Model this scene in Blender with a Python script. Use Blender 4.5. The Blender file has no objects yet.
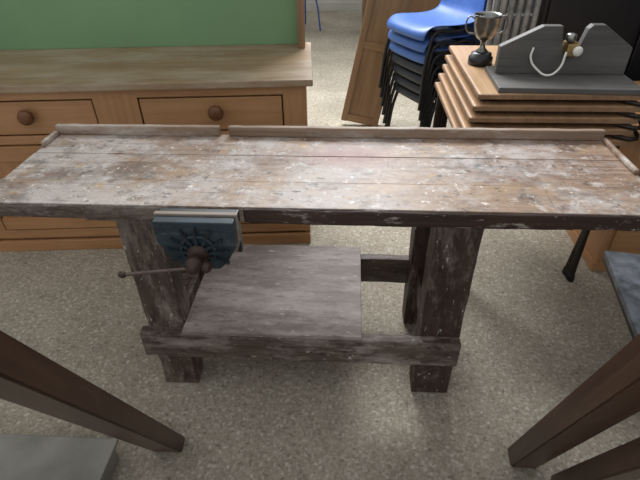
import bpy, bmesh, math, random
from mathutils import Vector, Matrix
random.seed(4)
C=bpy.context.collection
try: bpy.context.scene.view_settings.view_transform='Standard'
except Exception: pass
def lin(c):
    return tuple(((v/255)/12.92 if v/255<=0.04045 else ((v/255+0.055)/1.055)**2.4) for v in c)+(1,)
# ---------- materials ----------
def newmat(name,rough=.6,metal=0):
    m=bpy.data.materials.new(name); m.use_nodes=True
    nt=m.node_tree; b=nt.nodes['Principled BSDF']
    b.inputs['Roughness'].default_value=rough; b.inputs['Metallic'].default_value=metal
    return m,nt,b
def coords(nt,scale=(1,1,1),loc=(0,0,0),rot=(0,0,0)):
    t=nt.nodes.new('ShaderNodeTexCoord'); mp=nt.nodes.new('ShaderNodeMapping')
    mp.inputs['Scale'].default_value=scale; mp.inputs['Location'].default_value=loc; mp.inputs['Rotation'].default_value=rot
    nt.links.new(t.outputs['Object'],mp.inputs['Vector']); return mp.outputs['Vector']
def noise(nt,vec,scale,detail=4,rough=.55,dist=0):
    n=nt.nodes.new('ShaderNodeTexNoise'); n.inputs['Scale'].default_value=scale; n.inputs['Detail'].default_value=detail
    n.inputs['Roughness'].default_value=rough; n.inputs['Distortion'].default_value=dist
    nt.links.new(vec,n.inputs['Vector']); return n.outputs['Fac']
def ramp(nt,fac,stops):
    r=nt.nodes.new('ShaderNodeValToRGB'); e=r.color_ramp.elements
    while len(e)<len(stops): e.new(.5)
    for i,(p,c) in enumerate(stops):
        e[i].position=p; e[i].color=c if len(c)==4 else lin(c)
    nt.links.new(fac,r.inputs['Fac']); return r.outputs['Color']
def mixc(nt,fac,a,b,blend='MIX'):
    m=nt.nodes.new('ShaderNodeMix'); m.data_type='RGBA'; m.blend_type=blend
    if isinstance(fac,(int,float)): m.inputs['Factor'].default_value=fac
    else: nt.links.new(fac,m.inputs['Factor'])
    for s,i in ((a,6),(b,7)):
        if isinstance(s,tuple): m.inputs[i].default_value=s
        else: nt.links.new(s,m.inputs[i])
    return m.outputs[2]
def mth(nt,op,a,b):
    n=nt.nodes.new('ShaderNodeMath'); n.operation=op
    for i,s in enumerate((a,b)):
        if isinstance(s,(int,float)): n.inputs[i].default_value=s
        else: nt.links.new(s,n.inputs[i])
    return n.outputs[0]
def bump(nt,b,h,strength=.3,dist=.003):
    n=nt.nodes.new('ShaderNodeBump'); n.inputs['Strength'].default_value=strength; n.inputs['Distance'].default_value=dist
    nt.links.new(h,n.inputs['Height']); nt.links.new(n.outputs['Normal'],b.inputs['Normal'])
BW=((0,0,0,1),(1,1,1,1))
def wood(name,dark,light,axis='x',rough=.55,dust=None,dustamt=(.5,.65),dscale=7,gs=45,bs=.35,spec=.4,grime=None,gamt=(.58,.66),dmax=1,specks=False):
    m,nt,b=newmat(name,rough); b.inputs['Specular IOR Level'].default_value=spec
    s={'x':(.05,1,1),'y':(1,.05,1),'z':(1,1,.05)}[axis]
    v=coords(nt,s); g=noise(nt,v,gs,5,.65,.6)
    col=ramp(nt,g,[(.3,dark),(.7,light)])
    big=noise(nt,coords(nt),3,3)
    col=mixc(nt,.35,col,ramp(nt,big,[(.3,dark),(.7,light)]))
    s2={'x':(.3,1,1),'y':(1,.3,1),'z':(1,1,.3)}[axis]
    if dust:
        d=noise(nt,coords(nt,s2,(3,1,2)),dscale,8,.75)
        f=ramp(nt,d,[(dustamt[0],BW[0]),(dustamt[1],(dmax,dmax,dmax,1))])
        col=mixc(nt,f,col,lin(dust))
    if grime:
        d=noise(nt,coords(nt,s2,(7,4,9)),dscale*3,8,.8)
        f=ramp(nt,d,[(gamt[0],BW[0]),(gamt[1],(.85,.85,.85,1))])
        col=mixc(nt,f,col,lin(grime))
    if specks:
        d=noise(nt,coords(nt,s2,(2,14,5)),70,4,.7)
        col=mixc(nt,ramp(nt,d,[(.64,BW[0]),(.68,(.8,.8,.8,1))]),col,lin((206,200,192)))
    nt.links.new(col,b.inputs['Base Color']); bump(nt,b,g,bs); return m
def plain(name,c,rough=.5,metal=0,var=.25,sc=20,bs=.1):
    m,nt,b=newmat(name,rough,metal); n=noise(nt,coords(nt),sc,5)
    d=tuple(x*(1-var) for x in c)
    nt.links.new(ramp(nt,n,[(.3,d),(.7,c)]),b.inputs['Base Color'])
    if bs: bump(nt,b,n,bs)
    return m
# floor
def floor_mat():
    m,nt,b=newmat('exposed_aggregate_concrete',.85); b.inputs['Specular IOR Level'].default_value=.25
    v=coords(nt)
    vo=nt.nodes.new('ShaderNodeTexVoronoi'); vo.inputs['Scale'].default_value=85
    dist=nt.nodes.new('ShaderNodeTexNoise'); dist.inputs['Scale'].default_value=40; nt.links.new(v,dist.inputs['Vector'])
    va=nt.nodes.new('ShaderNodeVectorMath'); va.operation='MULTIPLY_ADD'; nt.links.new(dist.outputs['Color'],va.inputs[0]); va.inputs[1].default_value=(.02,.02,0); nt.links.new(v,va.inputs[2])
    nt.links.new(va.outputs[0],vo.inputs['Vector'])
    sep=nt.nodes.new('ShaderNodeSeparateColor'); nt.links.new(vo.outputs['Color'],sep.inputs[0])
    peb=ramp(nt,sep.outputs[0],[(0,(118,108,96)),(.10,(166,156,140)),(.5,(194,185,168)),(.82,(208,201,187)),(1,(240,236,226))])
    edge=ramp(nt,vo.outputs['Distance'],[(.4,BW[0]),(.8,BW[1])])
    col=mixc(nt,edge,peb,lin((170,160,143)))
    n=noise(nt,v,100,8,.9); col=mixc(nt,.45,col,ramp(nt,n,[(.40,(94,84,72)),(.475,(186,176,158)),(.54,(210,202,186)),(.61,(248,244,235))]))
    big=noise(nt,v,2.2,6,.65); col=mixc(nt,.5,col,ramp(nt,big,[(.3,(180,175,168)),(.65,(255,254,251))]),'MULTIPLY')
    sp=noise(nt,coords(nt,loc=(5,2,0)),30,5,.75); f=ramp(nt,sp,[(.655,BW[0]),(.71,BW[1])]); col=mixc(nt,f,col,lin((94,84,73)))
    nt.links.new(col,b.inputs['Base Color']); bump(nt,b,n,.8,.009); return m
# bench top
def top_mat():
    m,nt,b=newmat('paint_stained_worn_wood',.42); b.inputs['Specular IOR Level'].default_value=.45
    g=noise(nt,coords(nt,(.05,1,1)),60,6,.7,.4)
    col=ramp(nt,g,[(.28,(102,80,67)),(.5,(142,119,103)),(.72,(166,146,130))])
    tint=noise(nt,coords(nt,(.5,1,1),(2,7,1)),4,4,.7)
    col=mixc(nt,ramp(nt,tint,[(.45,BW[0]),(.62,(.6,.6,.6,1))]),col,lin((172,140,104)))
    geo=nt.nodes.new('ShaderNodeTexCoord'); sx=nt.nodes.new('ShaderNodeSeparateXYZ'); nt.links.new(geo.outputs['Object'],sx.inputs[0])
    p=noise(nt,coords(nt,(.7,1,1)),6,7,.7)
    sh=mth(nt,'ADD',p,mth(nt,'MULTIPLY',sx.outputs[0],-.065))
    col=mixc(nt,ramp(nt,sh,[(.44,BW[0]),(.60,(.72,.72,.72,1))]),col,lin((188,182,179)))
    for loc,sc,c,lo,hi,am in (((7,3,0),7,(90,75,68),.53,.66,.62),((2,8,1),15,(94,76,65),.54,.65,.62),((4,4,4),26,(208,202,197),.565,.65,.62),((4,9,0),14,(120,62,50),.61,.68,.7),((1,5,0),16,(70,98,108),.62,.69,.75),((11,5,6),30,(64,98,90),.64,.69,.75),((8,1,0),17,(184,150,92),.61,.68,.7),((9,2,0),48,(240,237,232),.63,.67,.85),((3,3,3),32,(52,39,33),.60,.655,.75),((6,1,3),90,(60,46,39),.58,.64,.6)):
        q=noise(nt,coords(nt,(.8,1,1),loc),sc,6,.71)
        col=mixc(nt,ramp(nt,q,[(lo,BW[0]),(hi,(am,am,am,1))]),col,lin(c))
    for s,th in (((.03,1,1),.66),((1,.05,1),.69)):
        q=noise(nt,coords(nt,s,(3,5,2)),110,2,.5)
        col=mixc(nt,ramp(nt,q,[(th,BW[0]),(th+.03,(.4,.4,.4,1))]),col,lin((66,52,44)))
    t=coords(nt,(1/.15,1/.075,0),(.00/.13,-1.39/.075,0))
    ln=nt.nodes.new('ShaderNodeVectorMath'); ln.operation='LENGTH'; nt.links.new(t,ln.inputs[0])
    nz=noise(nt,coords(nt),22,6,.75)
    dv=mth(nt,'MULTIPLY',mth(nt,'ADD',mth(nt,'MULTIPLY',nz,1.4),ln.outputs['Value']),.5)
    f=ramp(nt,dv,[(.55,(.7,.7,.7,1)),(.95,(0,0,0,1))])
    col=mixc(nt,f,col,lin((126,70,60)))
    nt.links.new(col,b.inputs['Base Color'])
    nt.links.new(ramp(nt,p,[(.3,(.36,.36,.36,1)),(.7,(.58,.58,.58,1))]),b.inputs['Roughness'])
    bump(nt,b,g,.4,.003); return m
M=dict(
 floor=floor_mat(), top=top_mat(),
 bleg=wood('worn_bench_wood',(52,40,34),(104,89,78),'z',dust=(154,144,136),dustamt=(.46,.66),gs=40,dscale=12,grime=(38,26,22),gamt=(.52,.63),dmax=.85,specks=True),
 blegd=wood('dark_bench_wood',(37,25,21),(78,59,51),'z',dust=(142,131,122),dustamt=(.51,.69),gs=40,dscale=14,grime=(30,20,17),gamt=(.53,.64),dmax=.85,specks=True),
 brail=wood('bench_rail_wood',(52,40,35),(104,90,80),'x',dust=(158,149,142),dustamt=(.47,.66),gs=40,dscale=13,grime=(38,27,23),gamt=(.52,.63),dmax=.85,specks=True),
 bedge=wood('bench_edge_wood',(34,21,17),(70,49,40),'x',dust=(168,158,150),dustamt=(.57,.66),gs=60,dscale=24,dmax=.8,specks=True),
 bback=wood('bench_upstand_wood',(108,86,70),(166,144,126),'x',dust=(198,190,181),dustamt=(.5,.70),grime=(70,54,46),gamt=(.6,.7)),
 shelf=wood('dusty_shelf_board',(108,96,90),(132,120,114),'x',dust=(166,157,151),dustamt=(.44,.66),gs=25,bs=.15,dscale=14,grime=(90,78,72),gamt=(.53,.66),specks=True),
 pine=wood('honey_pine',(150,106,68),(186,143,102),'x',rough=.4,gs=30),
 pinez=wood('honey_pine_upright',(150,106,68),(186,143,102),'z',rough=.4,gs=30),
 pinetop=wood('dusty_pine_top',(122,97,72),(162,137,108),'x',rough=.42,dust=(176,163,144),dustamt=(.45,.75),gs=22),
 knob=wood('turned_knob_wood',(84,50,28),(122,80,50),'x',rough=.35),
 green=plain('sage_green_paint',(122,158,114),.6,var=.05,sc=3),
 trest=wood('dark_varnished_wood',(42,26,19),(88,62,46),'z',rough=.38,gs=35,dust=(108,88,72),dustamt=(.55,.75)),
 brown=wood('brown_board',(112,84,60),(160,126,96),'z',rough=.5,gs=25),
 ply=wood('table_top_wood',(158,122,88),(196,162,126),'y',rough=.35,gs=25),
 steel=plain('dark_steel',(62,56,52),.45,.7), iron=plain('rusty_iron',(72,54,47),.55,.3,sc=40),
 barm=plain('tommy_bar_steel',(116,100,92),.4,.6), blk=plain('black_enamel',(28,28,30),.4),
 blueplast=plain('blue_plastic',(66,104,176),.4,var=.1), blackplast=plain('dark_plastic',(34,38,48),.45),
 vise=wood('blue_painted_vise',(24,33,39),(50,68,78),'x',dust=(108,112,110),dustamt=(.56,.72),dscale=18,bs=.3,grime=(36,26,23),gamt=(.50,.62)),
 visewood=wood('vise_liner_wood',(96,80,70),(160,148,138),'x'),
 grey=wood('weathered_grey_wood',(66,65,64),(108,105,101),'x',rough=.55,gs=30), slate=plain('slate_surface',(132,138,146),.5,var=.45,sc=26,bs=.6),
 silver=plain('tarnished_silver',(160,160,156),.28,.9,var=.4), white=plain('white_cord',(230,228,220),.5,var=.05),
 brass=plain('brass',(176,150,100),.35,.8), wall=plain('pale_plaster',(214,212,206),.8,var=.06,sc=3),
 darkw=plain('dark_wall_paint',(50,48,50),.8,var=.2,sc=3), metalg=plain('grey_metal',(146,142,134),.5,0,var=.2,sc=8),
 radi=plain('radiator_paint',(160,160,158),.5,var=.3), foot=plain('black_rubber',(20,20,20),.7),
)
# ---------- geometry helpers ----------
def empty(name,loc=(0,0,0),rz=0):
    e=bpy.data.objects.new(name,None); e.location=loc; e.rotation_euler=(0,0,rz); e.empty_display_size=.1; C.objects.link(e); return e
def link(name,bm,mat,parent=None,smooth=False,bevel=0):
    if bevel: bmesh.ops.bevel(bm,geom=bm.edges[:],offset=bevel,segments=2,affect='EDGES',profile=.6)
    bmesh.ops.recalc_face_normals(bm,faces=bm.faces[:])
    me=bpy.data.meshes.new(name); bm.to_mesh(me); bm.free(); me.materials.append(M[mat] if isinstance(mat,str) else mat)
    if smooth:
        for p in me.polygons: p.use_smooth=True
    o=bpy.data.objects.new(name,me); C.objects.link(o)
    if parent: o.parent=parent
    return o
def box(name,x0,x1,y0,y1,z0,z1,mat,parent=None,bevel=.003,taper=None):
    bm=bmesh.new(); bmesh.ops.create_cube(bm,size=1)
    for v in bm.verts:
        v.co=Vector(((x0+x1)/2+v.co.x*(x1-x0),(y0+y1)/2+v.co.y*(y1-y0),(z0+z1)/2+v.co.z*(z1-z0)))
    if taper:
        for v in bm.verts:
            if v.co.z<(z0+z1)/2: v.co.x+=taper[0]; v.co.y+=taper[1]
    return link(name,bm,mat,parent,bevel=bevel)
def worn(name,x0,x1,y0,y1,z0,z1,mat,parent,amp=.0025,seg=.03):
    """hand-worn timber: box cut into a grid whose edges wander a little"""
    bm=bmesh.new(); bmesh.ops.create_cube(bm,size=1)
    for v in bm.verts: v.co=Vector(((x0+x1)/2+v.co.x*(x1-x0),(y0+y1)/2+v.co.y*(y1-y0),(z0+z1)/2+v.co.z*(z1-z0)))
    bmesh.ops.bevel(bm,geom=bm.edges[:],offset=.005,segments=2,affect='EDGES',profile=.6)
    d=(x1-x0,y1-y0,z1-z0); ax=d.index(max(d)); lo=(x0,y0,z0)[ax]; n=int(max(d)/seg); no=[0,0,0]; no[ax]=1
    for k in range(1,n):
        c=[0,0,0]; c[ax]=lo+max(d)*k/n
        bmesh.ops.bisect_plane(bm,geom=bm.verts[:]+bm.edges[:]+bm.faces[:],plane_co=c,plane_no=no)
    from mathutils import noise as N
    for v in bm.verts:
        q=v.co*14; w=N.noise_vector(q)*amp+N.noise_vector(v.co*60)*amp*.5
        w[ax]=0; v.co+=w
        if v.co.z<0: v.co.z=0
    return link(name,bm,mat,parent)
def beam(name,p0,p1,w,t,mat,parent=None,up=(0,0,1),bevel=.004):
    p0,p1=Vector(p0),Vector(p1); d=(p1-p0); L=d.length; z=d.normalized(); x=Vector(up).cross(z).normalized(); y=z.cross(x)
    mt=Matrix((x,y,z)).transposed().to_4x4(); mt.translation=(p0+p1)/2
    bm=bmesh.new(); bmesh.ops.create_cube(bm,size=1)
    for v in bm.verts: v.co=Vector((v.co.x*w,v.co.y*t,v.co.z*L))
    bmesh.ops.bevel(bm,geom=bm.edges[:],offset=bevel,segments=2,affect='EDGES')
    o=link(name,bm,mat,parent); o.matrix_local=mt; return o
def prism(name,pts,axis,a0,a1,mat,parent=None,bevel=.003):
    bm=bmesh.new()
    def mk(p,a): return {'y':(p[0],a,p[1]),'x':(a,p[0],p[1]),'z':(p[0],p[1],a)}[axis]
    A=[bm.verts.new(mk(p,a0)) for p in pts]; B=[bm.verts.new(mk(p,a1)) for p in pts]
    bm.faces.new(A); bm.faces.new(B[::-1]); n=len(pts)
    for i in range(n): bm.faces.new((A[i],B[i],B[(i+1)%n],A[(i+1)%n]))
    return link(name,bm,mat,parent,bevel=bevel)
def lathe(name,prof,mat,parent=None,seg=32,mt=None):
    bm=bmesh.new(); rings=[]
    for r,z in prof:
        rings.append([bm.verts.new((r*math.cos(2*math.pi*i/seg),r*math.sin(2*math.pi*i/seg),z)) for i in range(seg)])
    for a,b in zip(rings,rings[1:]):
        for i in range(seg): bm.faces.new((a[i],a[(i+1)%seg],b[(i+1)%seg],b[i]))
    bm.faces.new(rings[0]); bm.faces.new(rings[-1][::-1])
    if mt: bmesh.ops.transform(bm,matrix=mt,verts=bm.verts[:])
    return link(name,bm,mat,parent,smooth=True)
def tube(name,pts,r,mat,parent=None,cyc=False,smooth=True):
    cu=bpy.data.curves.new(name,'CURVE'); cu.dimensions='3D'; cu.bevel_depth=r; cu.bevel_resolution=3; cu.use_fill_caps=True
    s=cu.splines.new('BEZIER' if smooth else 'POLY')
    if smooth:
        s.bezier_points.add(len(pts)-1)
        for b,p in zip(s.bezier_points,pts): b.co=p; b.handle_left_type=b.handle_right_type='AUTO'
    else:
        s.points.add(len(pts)-1)
        for b,p in zip(s.points,pts): b.co=(*p,1)
    s.use_cyclic_u=cyc
    tmp=bpy.data.objects.new(name,cu); me=bpy.data.meshes.new_from_object(tmp); bpy.data.objects.remove(tmp)
    for p in me.polygons: p.use_smooth=True
    me.materials.clear(); me.materials.append(M[mat])
    o=bpy.data.objects.new(name,me); C.objects.link(o)
    if parent: o.parent=parent
    return o
# ---------- room ----------
box('floor',-4,3,-1.5,8.2,-.1,0,'floor',bevel=0)
box('wall_back',-4,3,8.0,8.1,0,2.7,'wall',bevel=0)
box('wall_left',-4.1,-4,-1.5,8.1,0,2.7,'wall',bevel=0)
box('wall_right',2.4,2.5,-1.5,8.1,0,2.7,'darkw',bevel=0)
box('baseboard_back',-4,2.4,7.97,8.0,0,.12,'wall',bevel=.004)
# ---------- workbench ----------
wb=empty('workbench')
X0,X1=-1.035,.845; YF,YB=1.075,1.545; ZT=.8
seams=[YF,1.215,1.385,YB]
for i in range(3):
    a,b_=seams[i],seams[i+1]
    box('top_plank_%d'%(i+1),X0+(.004*i),X1-.003*i,a+(.0 if i==0 else .0008),b_-.0008,ZT-.045,ZT-(.001 if i==1 else 0),'top',wb,.0018)
worn('front_edge',X0+.002,-.5,YF-.006,YF+.006,ZT-.045,ZT-.004,'brail',wb,.002)
worn('front_edge_right',-.28,X1,YF-.008,YF+.004,ZT-.046,ZT-.003,'bedge',wb,.0025)
worn('front_apron',-.27,.60,YF+.006,YF+.03,ZT-.058,ZT-.045,'bedge',wb,.002)
worn('back_rail_left',X0+.01,-.445,YB-.02,YB,ZT,ZT+.035,'bback',wb,.0015)
worn('back_rail_right',-.415,X1-.01,YB-.02,YB,ZT,ZT+.035,'bback',wb,.0015)
worn('end_strip_left',X0+.005,X0+.020,YB-.12,YB-.02,ZT,ZT+.018,'bback',wb,.001)
worn('end_strip_right',X1-.018,X1-.003,YB-.25,YB-.02,ZT,ZT+.014,'bback',wb,.001)
for s,(a,b_) in (('left',(-.665,-.54)),('right',(.245,.375))):
    mt='bleg' if s=='left' else 'blegd'
    worn('leg_front_'+s,a,b_,1.105,1.19,0,ZT-.045,mt,wb,.003)
    worn('leg_back_'+s,a,b_,1.445,1.53,0,ZT-.045,mt,wb,.003)
    box('bearer_'+s,a+.02,b_-.02,1.12,1.5,ZT-.1,ZT-.045,mt,wb)
    box('side_stretcher_'+s,a+.03,b_-.03,1.19,1.445,.18,.29,mt,wb)
box('bearer_block',.375,.45,1.12,1.16,ZT-.085,ZT-.045,'blegd',wb)
box('bearer_block_left',-.76,-.665,1.12,1.16,ZT-.085,ZT-.045,'bleg',wb)
worn('front_stretcher',-.685,.375,1.07,1.107,.19,.297,'brail',wb,.0035)
worn('back_stretcher',-.66,.375,1.5,1.535,.18,.30,'brail',wb,.002)
box('shelf',-.538,.055,1.072,1.56,.298,.314,'shelf',wb,.003)
# vise
vx=-.395; vz=.70
prism('vise_front_jaw',[(-.505,.797),(-.293,.797),(-.293,.72),(-.32,.67),(-.345,.645),(-.445,.645),(-.475,.68),(-.505,.735)],'y',1.0,1.03,'vise',wb)
prism('vise_jaw_liner',[(-.51,.803),(-.288,.803),(-.288,.72),(-.30,.68),(-.485,.68),(-.51,.72)],'y',1.03,1.045,'visewood',wb)
prism('vise_rear_jaw',[(-.505,.797),(-.29,.797),(-.29,.67),(-.505,.67)],'y',1.045,1.069,'blk',wb)
for k in range(9):
    a=math.radians(-20+k*27.5); L=.085
    c=Vector((vx,.995,vz)); e=c+Vector((math.cos(a)*L,0,math.sin(a)*L))
    if e.z<.792 and e.z>.655: beam('vise_rib_%d'%k,c,e,.008,.012,'vise',wb,up=(0,1,0),bevel=.002)
tube('vise_ring',[(vx+.045*math.cos(t),.996,vz+.01+.045*math.sin(t)) for t in [i*math.pi/4 for i in range(8)]],.005,'vise',wb,True)
my=Matrix.Translation((vx,1.0,vz))@Matrix.Rotation(math.radians(90),4,'X')
lathe('vise_boss',[(.030,0),(.030,.012),(.020,.016),(.018,.04),(.023,.042),(.023,.060),(.016,.064),(.013,.076),(.007,.08)],'iron',wb,24,my)
lathe('vise_screw_nut',[(.013,0),(.016,.008),(.013,.02),(.008,.025)],'iron',wb,16,Matrix.Translation((vx+.03,.96,vz-.01))@Matrix.Rotation(math.radians(80),4,'X'))
tube('tommy_bar',[(vx-.19,.93,.675),(vx+.035,.952,.692)],.0052,'barm',wb,smooth=False)
for n,p in (('a',(vx-.19,.93,.675)),('b',(vx+.035,.952,.692))):
    lathe('tommy_bar_end_'+n,[(.005,-.01),(.009,-.005),(.009,.005),(.005,.01)],'iron',wb,12,Matrix.Translation(p)@Matrix.Rotation(math.radians(90),4,'Y'))
# ---------- pine dresser ----------
dr=empty('pine_dresser',(-.19,2.02,0),math.radians(5))
W=2.6; D=.58; H=.85
box('plinth',-W,0,.012,D,0,.07,'pine',dr)
box('carcass_back',-W+.02,-.02,D-.02,D,.07,H-.03,'pine',dr)
box('side_right',-.022,0,.0,D,.0,H-.03,'pinez',dr)
box('side_left',-W,-W+.022,.0,D,.0,H-.03,'pinez',dr)
box('bottom',-W+.02,-.02,.01,D-.02,.07,.09,'pine',dr)
box('top_board',-W-.03,.03,-.03,D,H-.03,H,'pinetop',dr,.005)
box('top_rail',-W,0,-.002,.02,H-.07,H-.03,'pine',dr)
box('mid_rail',-W,0,-.002,.02,.58,.62,'pine',dr)
box('base_rail',-W,0,-.002,.02,.07,.12,'pine',dr)
for k in range(3):
    r=-.10-k*.81; l=r-.62
    box('stile_%d'%k,r,r+(.10 if k==0 else .19),-.003,.02,.1,H-.05,'pinez',dr,.002)
    box('drawer_front_%d'%k,l+.006,r-.006,.0,.02,.627,H-.077,'pine',dr,.004)
    box('door_%d'%k,l+.006,r-.006,.004,.02,.126,.573,'pinez',dr,.004)
    box('door_panel_frame_top_%d'%k,l+.006,r-.006,-.006,.01,.50,.573,'pine',dr,.003)
    box('door_panel_frame_bottom_%d'%k,l+.006,r-.006,-.006,.01,.126,.19,'pine',dr,.003)
    lathe('knob_%d'%k,[(.016,0),(.014,.012),(.028,.02),(.034,.03),(.030,.042),(.012,.05)],'knob',dr,24,Matrix.Translation(((l+r)/2+.02,0,.715))@Matrix.Rotation(math.radians(90),4,'X'))
box('skirting',-W,.0,-.02,.0,0,.06,'pine',dr,.004)
box('green_back_panel',-W,-.03,D-.03,D-.01,H,1.9,'green',dr)
box('back_frame_right',-.035,0.0,D-.12,D,H,1.9,'brown',dr,.004)
# ---------- stacked tables ----------
zt=.87
for i in range(5):
    t=empty('folding_table' if i==0 else 'folding_table.%03d'%i)
    zo=zt-i*.042; ox=-.012*i+random.uniform(-.006,.006); oy=-.006*i
    x0,x1,y0,y1=.475+ox,1.07+ox*.3,1.77+oy,2.46+oy
    box('table_top',x0,x1,y0,y1,zo-.02,zo,'ply',t,.006)
    box('edge_lipping',x0+.002,x1-.002,y0-.004,y0+.004,zo-.019,zo-.002,'brown',t,.002)
    box('edge_lipping_side',x0-.003,x0+.004,y0+.002,y1-.002,zo-.019,zo-.002,'brown',t,.002)
    for yy in (y0+.05,y1-.05):
        tube('frame_bar',[(x0+.03,yy,zo-.031),(x1-.03,yy,zo-.031)],.0105,'steel',t,smooth=False)
    for xx in (x0+.03-.002*i,x1-.03+.003*i):
        tube('leg',[(xx,y0+.05,zo-.031),(xx,y0+.03,zo-.15),(xx,y0-.01+.02*i,.02)],.0105,'steel',t)
        tube('leg_back',[(xx,y1-.05,zo-.031),(xx,y1-.02,zo-.2),(xx,y1-.02*i,.02)],.0105,'steel',t)
        for yy in (y0-.01+.02*i,y1-.02*i):
            lathe('rubber_foot',[(.014,0),(.014,.03),(.011,.035)],'foot',t,12,Matrix.Translation((xx,yy,0)))
    if i<4:
        tube('folding_arm',[(x1-.06,y0+.02,zo-.03),(x1-.0,y0-.01,zo-.032),(x1+.035,y0+.03,zo-.035),(x1+.035,y0+.22,zo-.035),(x1-.01,y0+.28,zo-.031)],.008,'steel',t)
# trophy
tr=empty('trophy_cup',(.55,2.15,zt)); tr.scale=(.84,.84,.84)
lathe('base',[(.06,0),(.06,.035),(.052,.04),(.05,.055),(.03,.06)],'blk',tr)
lathe('cup',[(.03,.06),(.03,.065),(.014,.08),(.010,.10),(.018,.115),(.035,.125),(.052,.15),(.06,.19),(.062,.225),(.068,.235),(.064,.235),(.058,.225),(.055,.19),(.045,.155),(.02,.13)],'silver',tr)
for s in (-1,1):
    tube('handle',[(s*.045,0,.145),(s*.085,0,.155),(s*.098,0,.195),(s*.083,0,.225),(s*.063,0,.215)],.004,'silver',tr)
# apparatus
ap=empty('wooden_balance_apparatus',(.565,1.95,zt),math.radians(-2)); ap.scale=(.91,1,.93)
box('base_board',-.02,.54,-.17,.1,0,.022,'grey',ap,.004)
prism('profile_board',[(0,.022),(0,.13),(.16,.21),(.235,.21),(.255,.10),(.315,.10),(.335,.20),(.35,.215),(.40,.215),(.53,.13),(.53,.022)],'y',0,.035,'grey',ap,.004)
box('device_body',.26,.31,-.03,.035,.10,.15,'brass',ap,.006)
lathe('device_knob',[(.014,0),(.02,.01),(.02,.03),(.01,.035)],'silver',ap,16,Matrix.Translation((.275,.0,.15)))
lathe('device_dial',[(.018,0),(.02,.01),(.014,.02)],'white',ap,16,Matrix.Translation((.30,-.03,.125))@Matrix.Rotation(math.radians(90),4,'X'))
tube('white_cord',[(.26,-.03,.12),(.24,-.05,.06),(.20,-.055,.035),(.16,-.03,.05),(.13,-.012,.09),(.135,-.004,.13)],.0045,'white',ap)
# ---------- chair stacks ----------
def chair(name,loc,rz,plast,frame='blk'):
    e=empty(name,loc,rz)
    prof=[(-.215,.395),(-.222,.42),(-.205,.445),(-.15,.452),(-.05,.44),(.07,.435),(.15,.445),(.195,.48),(.215,.55),(.235,.65),(.255,.76),(.262,.80)]
    bm=bmesh.new(); rows=[]
    for j,(y,z) in enumerate(prof):
        w=.205 if j<8 else .205-.012*(j-8); row=[]
        for i in range(9):
            u=-1+i/4; row.append(bm.verts.new((u*w,y-(.03*u*u if j>7 else 0)+(.02*u**4 if j<3 else 0),z+(.018*u*u if 2<j<8 else 0)-(.03*u**4 if j>=11 else 0))))
        rows.append(row)
    for a,b in zip(rows,rows[1:]):
        for i in range(8): bm.faces.new((a[i],a[i+1],b[i+1],b[i]))
    o=link('seat_shell',bm,plast,e,smooth=True)
    so=o.modifiers.new('s','SOLIDIFY'); so.thickness=.008; ss=o.modifiers.new('ss','SUBSURF'); ss.levels=ss.render_levels=1
    for s in (-1,1):
        tube('side_frame',[(s*.235,-.21,.012),(s*.205,-.165,.36),(s*.195,-.13,.425),(s*.19,.0,.425),(s*.195,.12,.42),(s*.205,.16,.37),(s*.235,.24,.012)],.011,frame,e)
    tube('cross_bar',[(-.19,-.1,.422),(.19,-.1,.422)],.01,frame,e,smooth=False)
    tube('cross_bar_back',[(-.19,.1,.418),(.19,.1,.418)],.01,frame,e,smooth=False)
    return e
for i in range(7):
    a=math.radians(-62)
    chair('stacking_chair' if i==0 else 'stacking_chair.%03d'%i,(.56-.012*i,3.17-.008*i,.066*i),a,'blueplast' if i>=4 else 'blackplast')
chair('plastic_chair',(-.72,6.7,0),math.radians(30),'blueplast','blueplast')
# leaning cabinet door
lb=empty('wooden_cabinet_door')
p0=Vector((.07,3.56,0.02)); p1=Vector((.30,3.66,1.12)); sx=Vector((.98,-.02,-.2)).normalized()
beam('panel',p0,p1,.02,.28,'brown',lb,up=(1,0,0))
for s in (-1,1): beam('stile_%d'%(s+1),p0+sx*.12*s,p1+sx*.12*s,.05,.045,'brown',lb,up=(1,0,0))
for k,f in enumerate((.03,.5,.97)):
    c=p0.lerp(p1,f); beam('rail_%d'%k,c-sx*.12,c+sx*.12,.05,.045,'brown',lb,up=(0,1,0))
# wardrobe further back
wd=empty('wooden_wardrobe')
box('carcass',.12,1.1,6.2,6.75,.08,1.95,'brown',wd,.005)
box('plinth',.14,1.08,6.22,6.74,0,.08,'brown',wd)
for k,(x0,x1) in enumerate(((.14,.60),(.62,1.08))): box('door_%d'%k,x0,x1,6.18,6.2,.12,1.9,'brown',wd,.004)
box('cornice',.09,1.13,6.16,6.78,1.95,2.0,'brown',wd,.01)
# dark cupboard and radiator
dc=empty('black_cupboard')
box('carcass',.98,2.0,2.75,3.3,.06,1.8,'blk',dc,.006)
box('door_left',1.0,1.47,2.73,2.75,.1,1.76,'blk',dc,.006)
box('door_right',1.49,1.98,2.73,2.75,.1,1.76,'blk',dc,.006)
for k,x in enumerate((1.0,1.92)): box('foot_%d'%k,x,x+.06,2.76,3.28,0,.06,'blk',dc)
rd=empty('column_radiator')
for k in range(6):
    x=.73+k*.042
    tube('column_%d'%k,[(x,2.76,.06),(x,2.76,1.16),(x,2.80,1.2),(x,2.84,1.16),(x,2.84,.06)],.015,'radi',rd)
    for j in range(7): box('web_%d_%d'%(k,j),x-.02,x+.02,2.765,2.835,.12+j*.16,.14+j*.16,'radi',rd,.004)
for k,x in enumerate((.73,.94)): box('foot_%d'%k,x-.015,x+.015,2.745,2.855,0,.08,'radi',rd)
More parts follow.
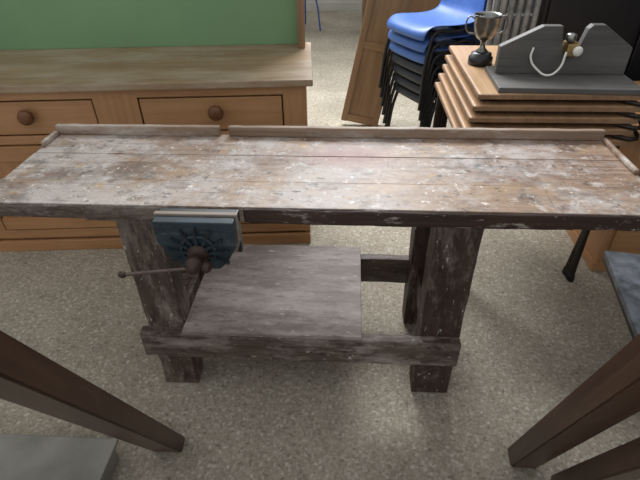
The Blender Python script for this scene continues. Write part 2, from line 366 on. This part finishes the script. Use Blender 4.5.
# pine cupboard right
pc=empty('pine_cupboard')
box('carcass',1.17,1.7,1.84,2.5,.05,.66,'pinez',pc,.004)
box('plinth',1.16,1.71,1.83,2.51,0,.05,'pine',pc,.004)
box('top_board',1.15,1.72,1.82,2.52,.66,.685,'pine',pc,.005)
box('door_frame',1.2,1.68,1.825,1.84,.09,.63,'pine',pc,.004)
# slate topped table
st=empty('slate_topped_table',(.90,1.395,0),math.radians(-10))
box('slate_top',0,.6,-.48,0,.43,.45,'slate',st,.003)
box('rim',.004,.596,-.476,-.004,.41,.43,'blk',st,.002)
for k,(x,y) in enumerate(((.28,-.40),(.54,-.40),(.28,-.05),(.54,-.05))): box('leg_%d'%k,x,x+.03,y,y+.03,0,.41,'blk',st)
# foreground trestles
tl=empty('wooden_trestle')
beam('leg_1',(-.575,.86,.0),(-.457,.29,1.20),.05,.10,'trest',tl,up=(1,0,0))
beam('leg_2',(-1.25,.85,.0),(-1.18,.36,1.04),.05,.11,'trest',tl,up=(1,0,0))
beam('leg_3',(-.58,-.1,.0),(-.5,.32,1.02),.05,.085,'trest',tl,up=(1,0,0))
beam('leg_4',(-1.25,-.1,.0),(-1.18,.32,1.02),.05,.085,'trest',tl,up=(1,0,0))
box('cross_beam',-1.3,-.45,.29,.38,.98,1.06,'trest',tl)
t2=empty('wooden_trestle.001')
beam('leg_1',(.575,.87,.0),(.455,.42,1.12),.06,.08,'trest',t2,up=(1,0,0))
beam('brace',(.68,.79,.0),(.515,.33,1.08),.05,.07,'trest',t2,up=(1,0,0))
beam('leg_2',(1.25,.80,.0),(1.18,.36,1.02),.05,.085,'trest',t2,up=(1,0,0))
beam('leg_3',(.58,-.1,.0),(.52,.32,1.02),.05,.085,'trest',t2,up=(1,0,0))
beam('leg_4',(1.25,-.1,.0),(1.18,.32,1.02),.05,.085,'trest',t2,up=(1,0,0))
box('cross_beam',.47,1.3,.29,.38,.98,1.06,'trest',t2)
mb=empty('metal_box')
box('body',-1.16,-.72,.66,.805,0,.07,'metalg',mb,.006)
box('lid',-1.17,-.71,.65,.82,.07,.085,'metalg',mb,.004)
# ---------- lights ----------
w=bpy.data.worlds.new('w'); bpy.context.scene.world=w; w.use_nodes=True
w.node_tree.nodes['Background'].inputs[0].default_value=(.97,.985,1,1); w.node_tree.nodes['Background'].inputs[1].default_value=.77
def area(name,loc,rot,sx,sy,e,col=(1,1,1)):
    l=bpy.data.lights.new(name,'AREA'); l.shape='RECTANGLE'; l.size=sx; l.size_y=sy; l.energy=e; l.color=col
    o=bpy.data.objects.new(name,l); o.location=loc; o.rotation_euler=[math.radians(a) for a in rot]; C.objects.link(o)
area('window_daylight',(-.4,4.0,2.9),(-48,0,0),2.2,1.3,185,(.97,.985,1))
# ---------- camera ----------
a,t,r=[math.radians(q) for q in (4,36,1)]
F=Vector((-math.sin(a)*math.cos(t),math.cos(a)*math.cos(t),-math.sin(t)))
R0=Vector((math.cos(a),math.sin(a),0)); U0=R0.cross(F)
R=R0*math.cos(r)-U0*math.sin(r); U=U0*math.cos(r)+R0*math.sin(r)
cd=bpy.data.cameras.new('camera'); co=bpy.data.objects.new('camera',cd); C.objects.link(co)
mt=Matrix((R,U,-F)).transposed().to_4x4(); mt.translation=(0,0,1.48); co.matrix_world=mt
cd.sensor_width=36; cd.lens=27; cd.clip_start=.02
bpy.context.scene.camera=co
